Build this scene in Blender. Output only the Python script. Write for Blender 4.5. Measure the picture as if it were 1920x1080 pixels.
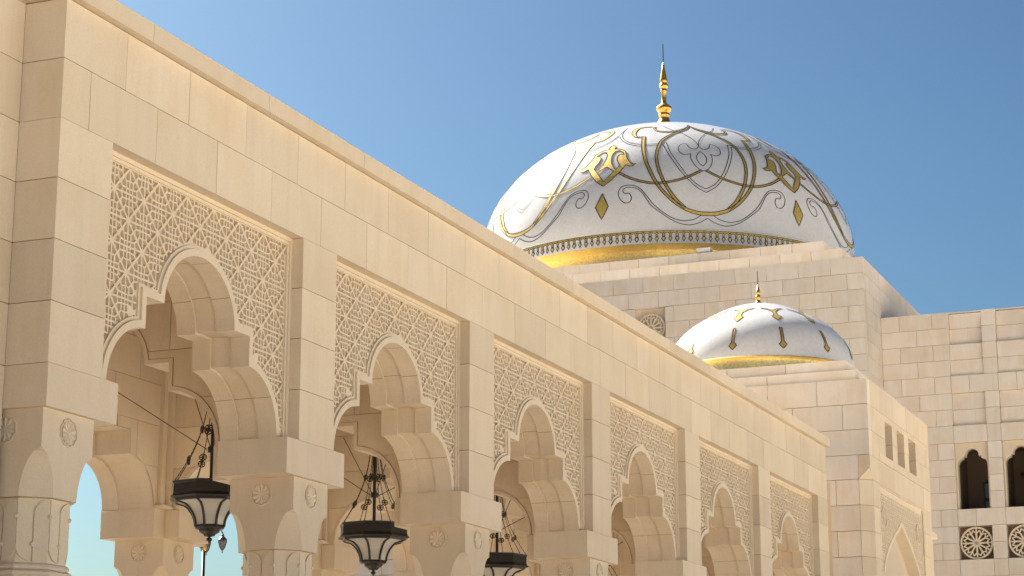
import bpy, math, random
from mathutils import Vector, Matrix
random.seed(7)
for o in list(bpy.data.objects): bpy.data.objects.remove(o)
SC = bpy.context.scene
COL = SC.collection
PI = math.pi
R = math.radians

# ---------------------------------------------------------------- camera, sky, sun, exposure
cam = bpy.data.cameras.new('camera'); co = bpy.data.objects.new('camera', cam); COL.objects.link(co)
cam.sensor_width = 36; cam.lens = 3837.0 / 1920 * 36; cam.clip_end = 5000; cam.clip_start = .1
co.matrix_world = Matrix(((0.38204523, -0.2150322, -0.89877839, 0), (-0.92414363, -0.0888953, -0.37155913, 0),
                          (0, 0.97255271, -0.23268267, 1.7), (0, 0, 0, 1)))
SC.camera = co
SUN_EL, SUN_AZ = 44.0, 66.0                      # azimuth counted from +x towards +y
W = bpy.data.worlds.new("World"); SC.world = W; W.use_nodes = True
wn = W.node_tree.nodes; wl = W.node_tree.links
sky = wn.new('ShaderNodeTexSky'); sky.sky_type = 'NISHITA'; sky.sun_disc = False
sky.sun_elevation = R(SUN_EL); sky.sun_rotation = R(90 - SUN_AZ)
sky.air_density = 1.0; sky.dust_density = 2.2; sky.ozone_density = 1.0; sky.altitude = 0
gam = wn.new('ShaderNodeGamma'); gam.inputs[1].default_value = 1.5            # deeper, more contrasty blue all over
tin = wn.new('ShaderNodeMix'); tin.data_type = 'RGBA'; tin.blend_type = 'MULTIPLY'; tin.inputs[0].default_value = 1
tin.inputs[7].default_value = (.73 * .112, .97 * .112, 1.03 * .112, 1)
wl.new(sky.outputs[0], gam.inputs[0]); wl.new(gam.outputs[0], tin.inputs[6])
wl.new(tin.outputs[2], wn['Background'].inputs[0]); wn['Background'].inputs[1].default_value = 0.1
sl = bpy.data.lights.new('sun', 'SUN'); sl.energy = 5.0; sl.angle = R(.53); sl.color = (1, .93, .82)
so = bpy.data.objects.new('sun', sl); COL.objects.link(so)
sd = Vector((math.cos(R(SUN_EL)) * math.cos(R(SUN_AZ)), math.cos(R(SUN_EL)) * math.sin(R(SUN_AZ)), math.sin(R(SUN_EL))))
so.rotation_euler = sd.to_track_quat('Z', 'Y').to_euler(); so.location = (20, 60, 60)
vs = SC.view_settings
vs.view_transform = 'Standard'; vs.look = 'None'; vs.gamma = 1; vs.use_curve_mapping = False; vs.exposure = 1.82
try:
    SC.cycles.max_bounces = 10; SC.cycles.diffuse_bounces = 6
except Exception: pass

# ---------------------------------------------------------------- materials
def mat(name): 
    m = bpy.data.materials.new(name); m.use_nodes = True
    return m, m.node_tree.nodes, m.node_tree.links, m.node_tree.nodes['Principled BSDF']
def simple(name, col, rough=.5, metal=0, spec=.5):
    m, n, l, b = mat(name); b.inputs['Base Color'].default_value = (*col, 1)
    b.inputs['Roughness'].default_value = rough; b.inputs['Metallic'].default_value = metal
    b.inputs['Specular IOR Level'].default_value = spec
    return m
def mixc(n, l, fac, a, b, mode='MIX'):
    x = n.new('ShaderNodeMix'); x.data_type = 'RGBA'; x.blend_type = mode
    for s, v in ((x.inputs[0], fac), (x.inputs[6], a), (x.inputs[7], b)):
        if hasattr(v, 'links'): l.new(v, s)
        elif isinstance(v, tuple): s.default_value = (*v, 1)
        else: s.default_value = v
    return x.outputs[2]
def noise(n, l, vec, scale, detail=4, rough=.55):
    t = n.new('ShaderNodeTexNoise'); t.inputs['Scale'].default_value = scale
    t.inputs['Detail'].default_value = detail; t.inputs['Roughness'].default_value = rough
    l.new(vec, t.inputs['Vector']); return t.outputs['Fac']
def ramp(n, l, f, a, b):
    t = n.new('ShaderNodeMapRange'); t.inputs[1].default_value = a; t.inputs[2].default_value = b
    l.new(f, t.inputs[0]); return t.outputs[0]
def stone(name, base, tan, light, stain=.4, obj_var=.10, grain=.25, joints=None):
    m, n, l, b = mat(name)
    geo = n.new('ShaderNodeNewGeometry'); oi = n.new('ShaderNodeObjectInfo')
    add = n.new('ShaderNodeVectorMath'); add.operation = 'MULTIPLY_ADD'       # every block its own piece of the quarry
    cmb = n.new('ShaderNodeCombineXYZ')
    for i in range(3): l.new(oi.outputs['Random'], cmb.inputs[i])
    l.new(cmb.outputs[0], add.inputs[0]); add.inputs[1].default_value = (37, 53, 71); l.new(geo.outputs['Position'], add.inputs[2])
    vec = add.outputs[0]
    c = mixc(n, l, ramp(n, l, noise(n, l, vec, 1.1, 5, .6), .42, .66), base, tan)
    mp = n.new('ShaderNodeMapping'); mp.inputs['Scale'].default_value = (2.2, 2.2, .45); l.new(vec, mp.inputs[0])
    f = n.new('ShaderNodeMath'); f.operation = 'MULTIPLY'; l.new(ramp(n, l, noise(n, l, mp.outputs[0], 1.3, 6, .62), .5, .68), f.inputs[0]); f.inputs[1].default_value = stain
    c = mixc(n, l, f.outputs[0], c, light)
    g = ramp(n, l, noise(n, l, vec, 60, 3, .7), .3, .75)
    gm = n.new('ShaderNodeMapRange'); gm.inputs[3].default_value = 1 - grain * .3; gm.inputs[4].default_value = 1 + grain * .2; l.new(g, gm.inputs[0])
    ov = n.new('ShaderNodeMapRange'); ov.inputs[3].default_value = 1 - obj_var; ov.inputs[4].default_value = 1 + obj_var * .6; l.new(oi.outputs['Random'], ov.inputs[0])
    mp2 = n.new('ShaderNodeMapping'); mp2.inputs['Scale'].default_value = (5, 5, .22); l.new(geo.outputs['Position'], mp2.inputs[0])
    st = n.new('ShaderNodeMapRange'); st.inputs[1].default_value = .48; st.inputs[2].default_value = .72; st.inputs[3].default_value = 1; st.inputs[4].default_value = .94
    l.new(noise(n, l, mp2.outputs[0], 1.0, 7, .68), st.inputs[0])
    m0 = n.new('ShaderNodeMath'); m0.operation = 'MULTIPLY'; l.new(gm.outputs[0], m0.inputs[0]); l.new(st.outputs[0], m0.inputs[1]); gm = m0
    mu = n.new('ShaderNodeMath'); mu.operation = 'MULTIPLY'; l.new(gm.outputs[0], mu.inputs[0]); l.new(ov.outputs[0], mu.inputs[1])
    cc = n.new('ShaderNodeCombineColor')
    for i in range(3): l.new(mu.outputs[0], cc.inputs[i])
    c = mixc(n, l, 1.0, c, cc.outputs[0], 'MULTIPLY')
    l.new(c, b.inputs['Base Color'])
    b.inputs['Roughness'].default_value = .62; b.inputs['Specular IOR Level'].default_value = .3
    bp = n.new('ShaderNodeBump'); bp.inputs['Strength'].default_value = .12; bp.inputs['Distance'].default_value = .01
    l.new(noise(n, l, vec, 45, 5, .65), bp.inputs['Height']); l.new(bp.outputs[0], b.inputs['Normal'])
    return m
M = {}
M['stone'] = stone('cream_limestone', (.69, .575, .435), (.655, .53, .38), (.72, .615, .485), .45, .08)
M['carved'] = stone('carved_limestone', (.70, .59, .45), (.68, .56, .41), (.71, .61, .475), .25, .04)
M['ashlar'] = stone('patchy_limestone', (.735, .655, .57), (.705, .59, .47), (.775, .715, .645), .65, .07)
M['joint'] = simple('joint_mortar', (.24, .165, .10), .9)
M['joint_far'] = simple('pale_joint_mortar', (.54, .45, .35), .9)
M['paving'] = stone('pale_paving', (.84, .76, .64), (.81, .73, .61), (.86, .79, .68), .4, 0)
def dome_white():
    m, n, l, b = mat('white_mosaic')
    geo = n.new('ShaderNodeNewGeometry')
    v = n.new('ShaderNodeTexVoronoi'); v.inputs['Scale'].default_value = 16; l.new(geo.outputs['Position'], v.inputs['Vector'])
    c = mixc(n, l, ramp(n, l, noise(n, l, geo.outputs['Position'], .7, 5, .6), .4, .7), (.62, .62, .63), (.59, .585, .59))
    hs = n.new('ShaderNodeSeparateColor'); l.new(v.outputs['Color'], hs.inputs[0])
    mr = n.new('ShaderNodeMapRange'); mr.inputs[3].default_value = .95; mr.inputs[4].default_value = 1.03; l.new(hs.outputs[0], mr.inputs[0])
    cc = n.new('ShaderNodeCombineColor')
    for i in range(3): l.new(mr.outputs[0], cc.inputs[i])
    l.new(mixc(n, l, 1.0, c, cc.outputs[0], 'MULTIPLY'), b.inputs['Base Color'])
    b.inputs['Roughness'].default_value = .16; b.inputs['Specular IOR Level'].default_value = .5
    bp = n.new('ShaderNodeBump'); bp.inputs['Strength'].default_value = .10; bp.inputs['Distance'].default_value = .02
    l.new(hs.outputs[1], bp.inputs['Height']); l.new(bp.outputs[0], b.inputs['Normal'])
    return m
M['white'] = dome_white()
def gold(name, col, rough, scale, strength):
    m, n, l, b = mat(name)
    geo = n.new('ShaderNodeNewGeometry')
    v = n.new('ShaderNodeTexVoronoi'); v.inputs['Scale'].default_value = scale; l.new(geo.outputs['Position'], v.inputs['Vector'])
    hs = n.new('ShaderNodeSeparateColor'); l.new(v.outputs['Color'], hs.inputs[0])
    mr = n.new('ShaderNodeMapRange'); mr.inputs[3].default_value = .80; mr.inputs[4].default_value = 1.08; l.new(hs.outputs[0], mr.inputs[0])
    cc = n.new('ShaderNodeCombineColor')
    for i in range(3): l.new(mr.outputs[0], cc.inputs[i])
    l.new(mixc(n, l, 1.0, col, cc.outputs[0], 'MULTIPLY'), b.inputs['Base Color'])
    b.inputs['Metallic'].default_value = .6 if scale == 22 else .9; b.inputs['Roughness'].default_value = rough
    bp = n.new('ShaderNodeBump'); bp.inputs['Strength'].default_value = strength; bp.inputs['Distance'].default_value = .02
    l.new(hs.outputs[1], bp.inputs['Height']); l.new(bp.outputs[0], b.inputs['Normal'])
    return m
M['gold'] = gold('gold_mosaic', (.70, .48, .12), .46, 22, .10)
M['drum'] = gold('gold_drum_mosaic', (.90, .72, .34), .36, 22.5, .06)
M['finial'] = gold('gilded_metal', (.74, .42, .10), .36, 3, .03)
M['outline'] = simple('black_mosaic_line', (.025, .02, .03), .35)
M['bronze'] = simple('black_bronze', (.011, .010, .010), .42, .1)
M['chain'] = simple('brown_chain', (.028, .019, .013), .5, .2)
M['glass'] = simple('frosted_lamp_glass', (.44, .42, .39), .25)
M['dark'] = simple('painted_interior_shade', (.21, .15, .10), .8)  # shade of rooms and recesses put into the colour
M['lampwhite'] = simple('white_lamp_housing', (.75, .73, .70), .4)
M['pole'] = simple('grey_pole_paint', (.035, .032, .032), .45, .3)
M['court'] = stone('unseen_court_brown', (.17, .145, .12), (.15, .125, .10), (.19, .165, .14), .4, 0)  # for the unseen ground added to cut bounced light
M['floor'] = stone('brown_stone_floor', (.21, .165, .12), (.185, .145, .10), (.24, .19, .14), .4, 0)
M['lampglass'] = simple('lamp_post_glass', (.22, .22, .23), .15)

# ---------------------------------------------------------------- helpers
def setp(o, label=None, cat=None, group=None, kind=None):
    for k, v in (('label', label), ('category', cat), ('group', group), ('kind', kind)):
        if v: o[k] = v
    return o
class Thing:
    """an Empty at a thing's base; parts are given in world coordinates and stored relative to the base"""
    def __init__(s, name, base, label, cat, group=None):
        s.b = Vector(base); s.o = bpy.data.objects.new(name, None); COL.objects.link(s.o)
        s.o.location = base; s.o.empty_display_size = .3; setp(s.o, label, cat, group)
def meshdata(name, V, F, mats, idx=None, smooth=False):
    me = bpy.data.meshes.new(name); me.from_pydata([tuple(v) for v in V], [], F)
    for m in (mats if isinstance(mats, (list, tuple)) else [mats]): me.materials.append(m)
    if idx: me.polygons.foreach_set('material_index', idx)
    if smooth: me.polygons.foreach_set('use_smooth', [True] * len(F))
    me.update(); return me
def link(name, me, parent=None, loc=(0, 0, 0), scale=None, rotz=0):
    o = bpy.data.objects.new(name, me); COL.objects.link(o)
    if parent is not None: o.parent = parent
    o.location = loc
    if scale: o.scale = scale
    if rotz: o.rotation_euler = (0, 0, rotz)
    return o
class G:
    """collects faces"""
    def __init__(s): s.V = []; s.F = []; s.I = []
    def add(s, V, F, i=0):
        k = len(s.V); s.V += [Vector(v) for v in V]; s.F += [tuple(a + k for a in f) for f in F]; s.I += [i] * len(F); return s
    def box(s, a, b, i=0):
        (x0, y0, z0), (x1, y1, z1) = a, b
        return s.add([(x0,y0,z0),(x1,y0,z0),(x1,y1,z0),(x0,y1,z0),(x0,y0,z1),(x1,y0,z1),(x1,y1,z1),(x0,y1,z1)],
                     [(3,2,1,0),(4,5,6,7),(0,1,5,4),(1,2,6,5),(2,3,7,6),(3,0,4,7)], i)
    def tube(s, pts, r, n=6, i=0, cap=True):
        pts = [Vector(p) for p in pts]; rings = []
        up = Vector((0, 0, 1))
        for k, p in enumerate(pts):
            t = (pts[min(k+1, len(pts)-1)] - pts[max(k-1, 0)]).normalized()
            a = t.cross(up); 
            if a.length < .05: a = t.cross(Vector((1, 0, 0)))
            a.normalize(); b = t.cross(a); rr = r[k] if isinstance(r, (list, tuple)) else r
            rings.append([p + a * rr * math.cos(2*PI*j/n) + b * rr * math.sin(2*PI*j/n) for j in range(n)])
        V = [v for q in rings for v in q]; F = []
        for k in range(len(pts)-1):
            for j in range(n): F.append((k*n+j, k*n+(j+1) % n, (k+1)*n+(j+1) % n, (k+1)*n+j))
        if cap: F += [tuple(range(n-1, -1, -1)), tuple((len(pts)-1)*n+j for j in range(n))]
        return s.add(V, F, i)
    def lathe(s, c, prof, n=24, rot=0, i=0, cap=True):
        V = []; F = []
        for r, z in prof:
            for j in range(n): V.append((c[0]+r*math.cos(rot+2*PI*j/n), c[1]+r*math.sin(rot+2*PI*j/n), c[2]+z))
        for k in range(len(prof)-1):
            for j in range(n): F.append((k*n+j, k*n+(j+1) % n, (k+1)*n+(j+1) % n, (k+1)*n+j))
        if cap: F += [tuple(range(n-1, -1, -1)), tuple((len(prof)-1)*n+j for j in range(n))]
        return s.add(V, F, i)
    def xf(s, f): s.V = [Vector(f(v)) for v in s.V]; return s
    def build(s, name, mats, parent=None, base=None, loc=(0, 0, 0), smooth=False):
        b = base or Vector((0, 0, 0))
        return link(name, meshdata(name, [v - b for v in s.V], s.F, mats, s.I if isinstance(mats, (list, tuple)) else None, smooth), parent, loc)
CUBE = {}
def cube(mat_key):
    if mat_key not in CUBE:
        CUBE[mat_key] = meshdata('block', G().box((-.5,-.5,-.5), (.5,.5,.5)).V, G().box((-.5,-.5,-.5), (.5,.5,.5)).F, M[mat_key])
    return CUBE[mat_key]
def block(T, a, b, mk='stone', parent=None, name='stone_block'):
    a = Vector(a); b = Vector(b); c = (a + b) / 2 - T.b
    return link(name, cube(mk), parent or T.o, c, tuple(b - a))

# ---------------------------------------------------------------- ground
g = G().add([(-900,-900,0),(900,-900,0),(900,900,0),(-900,900,0)], [(0,1,2,3)])
setp(g.build('ground', M['paving']), kind='structure')
setp(G().add([(-400,15.8,.004),(64.5,15.8,.004),(64.5,500,.004),(-400,500,.004)], [(0,1,2,3)]).build('unseen_dark_court', M['court']), kind='structure')  # unseen dark ground behind the arcade, added to cut bounced light
setp(G().add([(13.5,9.3,.008),(41.6,9.3,.008),(41.6,15.8,.008),(13.5,15.8,.008)], [(0,1,2,3)]).build('unseen_dark_floor', M['floor']), kind='structure')  # unseen arcade floor, added in brown to keep bounced light low

# ---------------------------------------------------------------- arcade
P = 4.376                       # bay
U0 = 14.449                     # centre of the first pier
ZI0, ZI1 = 4.713, 5.08          # impost
COURSE = [5.08, 5.615, 6.155, 6.695, 7.235, 7.775, 8.325]
GAP = .007
A = Thing('arcade', (27.6, 12.56, 0), 'long cream limestone arcade of lobed arches under carved lattice panels', 'arcade')
def tref(off=0, n=14, foot=1.555, z0=5.08, k=1.0):
    """lobed arch outline, left foot to right foot, x about the middle"""
    r = .61 + off; half = []
    half.append((foot + off, z0))
    a1 = math.acos(min(1, (.955 + off - .945) / r))
    for j in range(n+1):
        t = a1 * j / n; half.append((.945 + r*math.cos(t), 5.10 + r*math.sin(t)))
    half.append((.955 + off, 6.015 + off))
    rx, ry = .65 + off, .59 + off; a0 = math.asin(off / ry)
    for j in range(n+1):
        t = a0 + (PI/2 - a0) * j / n; half.append((rx*math.cos(t), 6.015 + ry*math.sin(t)))
    return [(-x, z) for x, z in half] + [(x, z) for x, z in reversed(half[:-1])]
def over_arch(g, out, hw, z0, z1, f):
    """face above an outline; f maps (x,z) to 3-D"""
    pts = [(-hw, z0)] + out + [(hw, z0)]
    for (xa, za), (xb, zb) in zip(pts, pts[1:]):
        if xb - xa > 1e-6: g.add([f(xa, za), f(xb, zb), f(xb, z1), f(xa, z1)], [(0,1,2,3)])
def bridge(g, A_, B_, fa, fb):
    """strip between two outlines of the same count"""
    for k in range(len(A_)-1):
        g.add([fa(*A_[k]), fa(*A_[k+1]), fb(*B_[k+1]), fb(*B_[k])], [(0,1,2,3)])
def soffit(g, ys, offs, F, outf):
    """stepped soffit: ys depth stops, offs the outline offset of each strip, F(x,y,z)"""
    for k in range(len(offs)):
        o = outf(offs[k]); bridge(g, o, o, lambda x, z: F(x, ys[k], z), lambda x, z: F(x, ys[k+1], z))
        if k+1 < len(offs):
            o2 = outf(offs[k+1]); bridge(g, o, o2, lambda x, z: F(x, ys[k+1], z), lambda x, z: F(x, ys[k+1], z))
def arch_stone(g, out, x0, x1, a, b, y, t, F):
    """one ashlar x0..x1, a..b cut by the arch; front at y, thickness t"""
    xs = sorted({x0, x1} | {x for x, z in out if x0 < x < x1})
    fx = out[0][0], out[-1][0]
    def low(x, side):
        if x < fx[0] - 1e-6 or x > fx[1] + 1e-6: return -9
        best = -9
        for (xa, za), (xb, zb) in zip(out, out[1:]):
            if xb - xa < 1e-6: continue
            if xa - 1e-6 <= x <= xb + 1e-6 and ((side > 0 and xb > x + 1e-6) or (side < 0 and xa < x - 1e-6)):
                best = za + (zb - za) * (x - xa) / (xb - xa)
        return best
    n = 0
    for p, q in zip(xs, xs[1:]):
        if q - p < 1e-4: continue
        lp, lq = max(a, low(p, 1)), max(a, low(q, -1))
        if min(lp, lq) > b - .01: continue
        lp, lq = min(lp, b - .002), min(lq, b - .002); n += 1
        V = [F(p,y,lp),F(q,y,lq),F(q,y,b),F(p,y,b),F(p,y+t,lp),F(q,y+t,lq),F(q,y+t,b),F(p,y+t,b)]
        g.add(V, [(0,1,2,3),(4,5,1,0),(3,2,6,7)] + ([(4,0,3,7)] if p == xs[0] or n == 1 else []) + ([(1,5,6,2)] if q == xs[-1] else []))
    return n

# carved lattice: planar faces of an eight-ray star net, each face an opening with its own walls
def clip(poly, nx, nz, d):
    out = []
    for k in range(len(poly)):
        p, q = poly[k], poly[(k+1) % len(poly)]
        dp, dq = p[0]*nx+p[1]*nz-d, q[0]*nx+q[1]*nz-d
        if dp >= 0: out.append(p)
        if (dp >= 0) != (dq >= 0):
            t = dp/(dp-dq); out.append((p[0]+(q[0]-p[0])*t, p[1]+(q[1]-p[1])*t))
    return out
def area(p): return .5*sum(p[k][0]*p[(k+1)%len(p)][1]-p[(k+1)%len(p)][0]*p[k][1] for k in range(len(p)))
def inset(p, w, ws=None):
    n = len(p); L = []; w0 = w
    for k in range(n):
        a, b = p[k], p[(k+1) % n]; dx, dz = b[0]-a[0], b[1]-a[1]; l = math.hypot(dx, dz)
        w = w0*(ws(a, b) if ws else 1)
        L.append((-dz/l, dx/l, (-dz/l)*a[0]+(dx/l)*a[1]+w))
    out = []
    for k in range(n):
        (a, b, c), (d, e, f) = L[k-1], L[k]; D = a*e-b*d
        if abs(D) < .05: out.append((p[k][0]+d*w, p[k][1]+e*w))
        else: out.append(((c*e-b*f)/D, (a*f-c*d)/D))
    return out
def star_faces(x0, x1, z0, z1, ox, oz, ux, uz):
    o=(0,0);a=(.5,0);b=(.53,.22);c=(.37,.37);s=(.8,0);e=(.8,.2);m=(.5,.5);q=(1,0);q2=(1,.2)
    mir = lambda p: (1-p[1], 1-p[0])
    T = [[o,a,b,c],[a,s,e,b],[s,q,q2,e]]; mid = [c,b,e,mir(b),mir(c)]
    T += [[mir(p) for p in f][::-1] for f in (T[0], T[1])] + [mid]
    T += [[(y, x) for x, y in f][::-1] for f in T]; nm = len(T)//2
    res = []
    for i in range(math.floor((x0-ox)/ux)-1, math.ceil((x1-ox)/ux)+1):
        for j in range(math.floor((z0-oz)/uz)-1, math.ceil((z1-oz)/uz)+1):
            for fi, f in enumerate(T):
                p = [((i+(x if i % 2 == 0 else 1-x))*ux+ox, (j+(y if j % 2 == 0 else 1-y))*uz+oz) for x, y in f]
                if (i+j) % 2: p = p[::-1]
                p = clip(clip(clip(clip(p, 1,0,x0), -1,0,-x1), 0,1,z0), 0,-1,-z1)
                if len(p) > 2: res.append((p, 1.3 if fi % nm == nm-1 else 1.0))
    return res
def lattice(faces, outline, w, y0, y1, F, grid=None):
    """faces clear of the opening under outline; bars at y0, openings walled back to y1"""
    g = G(); seg = [(p, q) for p, q in zip(outline, outline[1:]) if math.hypot(q[0]-p[0], q[1]-p[1]) > 1e-5]
    poly = outline
    def inside(x, z):
        c = False; n = len(poly)
        for k in range(n):
            (xa, za), (xb, zb) = poly[k], poly[(k+1) % n]
            if (za > z) != (zb > z) and x < (xb-xa)*(z-za)/(zb-za)+xa: c = not c
        return c
    def ray_w(a, b):                                  # edges that lie on the rays of a star
        (ox, oz, ux, uz) = grid; X = [((p[0]-ox)/ux, (p[1]-oz)/uz) for p in (a, b)]
        near = lambda f: all(abs(f(p)-round(f(X[0]))) < .01 for p in X)
        if near(lambda p: p[0]) or near(lambda p: p[1]): return 1.1
        if any(all(abs(p[0]+s_*p[1]-2*round((X[0][0]+s_*X[0][1])/2)) < .01 for p in X) for s_ in (1, -1)): return 1.3
        return .9
    for p, wk in faces:
        ins = [inside(*q) for q in p]
        if all(ins): continue
        if any(ins):
            cx, cz = sum(q[0] for q in p)/len(p), sum(q[1] for q in p)/len(p); best = None
            for (xa, za), (xb, zb) in seg:
                dx, dz = xb-xa, zb-za; t = max(0, min(1, ((cx-xa)*dx+(cz-za)*dz)/(dx*dx+dz*dz)))
                dd = math.hypot(cx-xa-t*dx, cz-za-t*dz)
                if best is None or dd < best[0]:
                    l = math.hypot(dx, dz); best = (dd, -dz/l, dx/l, (-dz*xa+dx*za)/l)
            p = clip(p, best[1], best[2], best[3])
            if len(p) < 3: continue
        if abs(area(p)) < 1e-6: continue
        if area(p) < 0: p = p[::-1]
        q = [v for k, v in enumerate(p) if math.hypot(v[0]-p[k-1][0], v[1]-p[k-1][1]) > .002]
        if len(q) < 3: continue
        r = inset(q, w*wk, ray_w if grid and wk != 2 else None)
        n = len(q); cx, cz = sum(v[0] for v in q)/n, sum(v[1] for v in q)/n
        ok = area(r) > .12*area(q) and all(((r[k][0]-r[k-1][0])*(q[k][0]-q[k-1][0])+(r[k][1]-r[k-1][1])*(q[k][1]-q[k-1][1])) > 0 for k in range(n))
        if not ok: g.add([F(x, y0, z) for x, z in q], [tuple(range(n))]); continue
        V = [F(x,y0,z) for x, z in q]+[F(x,y0,z) for x, z in r]+[F(x,y1,z) for x, z in r]
        Fc = []
        for k in range(n):
            k2 = (k+1) % n; Fc += [(k,k2,n+k2,n+k), (n+k,n+k2,2*n+k2,2*n+k)]
        g.add(V, Fc)
    return g
HW = P/2 - .385                                   # half the opening between piers
bx = U0 + P/2                                     # middle of the first bay
Fu = lambda x, y, z: (bx + x, y, z)
# panel behind the bars, arch ring, soffit and frame of one bay
gw = G(); o0 = tref()
over_arch(gw, tref(.02), HW, 5.08, 7.30, lambda x, z: Fu(x, 10.199, z))
over_arch(gw, tref(0), HW, 5.08, 7.90, lambda x, z: Fu(x, 10.79, z))
soffit(gw, [10.125, 10.34, 10.575, 10.79], [0, .022, 0], Fu, tref)
gr = G(); o1, o2 = tref(.07), tref(.105)
bridge(gr, o0, o1, lambda x, z: Fu(x, 10.125, z), lambda x, z: Fu(x, 10.125, z))
bridge(gr, o1, o1, lambda x, z: Fu(x, 10.125, z), lambda x, z: Fu(x, 10.148, z))
bridge(gr, o1, o2, lambda x, z: Fu(x, 10.148, z), lambda x, z: Fu(x, 10.148, z))
bridge(gr, o2, o2, lambda x, z: Fu(x, 10.148, z), lambda x, z: Fu(x, 10.212, z))
for (w0, w1, y) in ((0, .042, 10.132), (.042, .075, 10.150)):
    for s in (-1, 1):
        xa, xb = sorted((s*(HW-w0), s*(HW-w1))); gr.box(Fu(xa, y, 5.082), Fu(xb, 10.212, 7.235-w0-.001*(w0 > 0)))
    gr.box(Fu(-HW+w1, y+.001, 7.235-w1), Fu(HW-w1, 10.212, 7.235-w0))
gl = lattice(star_faces(-HW+.074, HW-.074, 5.082, 7.161, 0, 6.915, .2505, .2465), tref(.1), .0088, 10.166, 10.200, Fu, (0, 6.915, .2505, .2465))
def soffit_joints(ys, offs, F, outf, idx):
    g = G()
    for k in range(len(offs)):
        o = outf(offs[k]-.0012)
        for i in idx:
            for i_ in (i, len(o)-1-i):
                (xa, za), (xb, zb) = o[i_-1], o[i_+1]; d = math.hypot(xb-xa, zb-za); w = .0028; tx, tz = (xb-xa)/d*w, (zb-za)/d*w; x, z = o[i_]
                g.add([F(x-tx, ys[k]+.002, z-tz), F(x+tx, ys[k]+.002, z+tz), F(x+tx, ys[k+1]-.002, z+tz), F(x-tx, ys[k+1]-.002, z-tz)], [(0,1,2,3)])
    return g
gj = soffit_joints([10.125, 10.34, 10.575, 10.79], [0, .022, 0], Fu, tref, (7, 22, 29))
bay_me = {}
for nm, gg, mk in (('arch', gw, 'stone'), ('arch_joints', gj, 'joint'), ('arch_frame', gr, 'carved'), ('lattice_panel', gl, 'carved')):
    bay_me[nm] = meshdata(nm, [v - A.b for v in gg.V], gg.F, M[mk])
for k in range(6):
    ao = link('arch', bay_me['arch'], A.o, (k*P, 0, 0))
    setp(link('joint_lines', bay_me['arch_joints'], ao), kind='stuff')
    link('arch_frame', bay_me['arch_frame'], A.o, (k*P, 0, 0)); link('lattice_panel', bay_me['lattice_panel'], A.o, (k*P, 0, 0))
# piers
for k in range(7):
    uc = U0 + k*P; a = 14.03 if k == 0 else uc - .385; b = uc + .385
    pc = G().box((a+.02, 10.02, 5.07), (b-.02, 10.78, 7.25)).build('pier', M['joint'], A.o, A.b)
    for j in range(4):
        z0, z1 = COURSE[j] + (GAP/2 if j else .004), COURSE[j+1]-GAP/2
        block(A, (a, 10.0, z0), (b, 10.43, z1), 'stone', pc)
# frieze courses and coping
fr = G().box((14.05, 10.02, 7.25), (41.08, 10.75, 8.34)).build('frieze', M['joint'], A.o, A.b)
for row, x0 in ((4, U0), (5, U0 + .547)):
    cuts = [14.03] + [x0 + 1.094*i for i in range(40) if 14.2 < x0 + 1.094*i < 40.9] + [41.1]
    for p, q in zip(cuts, cuts[1:]):
        block(A, (p+(GAP/2 if p > 14.1 else 0), 10.0+random.uniform(0, .003), COURSE[row]+GAP/2*(row > 4)), (q-GAP/2, 10.43, COURSE[row+1]-GAP/2), 'stone', fr)
cp = G().box((13.97, 9.95, 8.34), (41.15, 10.9, 8.505)).build('coping', M['joint'], A.o, A.b)
cuts = [13.95] + [15.3 + 2.188*i for i in range(12)] + [41.18]
for p, q in zip(cuts, cuts[1:]): block(A, (p+.003, 9.92, 8.332), (q-.003, 10.95, 8.515), 'stone', cp, 'coping_stone')
# imposts, capitals, columns
def octring(h, c, z, cx, cy):
    return [(cx-h, cy-h+c, z),(cx-h+c, cy-h, z),(cx+h-c, cy-h, z),(cx+h, cy-h+c, z),(cx+h, cy+h-c, z),(cx+h-c, cy+h, z),(cx-h+c, cy+h, z),(cx-h, cy+h-c, z)]
def loft(g, rings, cap=True):
    n = len(rings[0]); V = [v for r in rings for v in r]; F = []
    for k in range(len(rings)-1):
        for j in range(n): F.append((k*n+j, k*n+(j+1) % n, (k+1)*n+(j+1) % n, (k+1)*n+j))
    if cap: F += [tuple(range(n-1,-1,-1)), tuple((len(rings)-1)*n+j for j in range(n))]
    return g.add(V, F)
CY = 10.425; NH = .373
neck = G(); rings = []
for j in range(15):
    t = j/14; z = 3.975 + .40*t; rings.append(octring(NH, max(.001, .205*math.sqrt(max(0, 1-t**1.7))), z, U0, CY))
rings.append(octring(NH, .001, ZI0, U0, CY)); loft(neck, rings)
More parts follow.
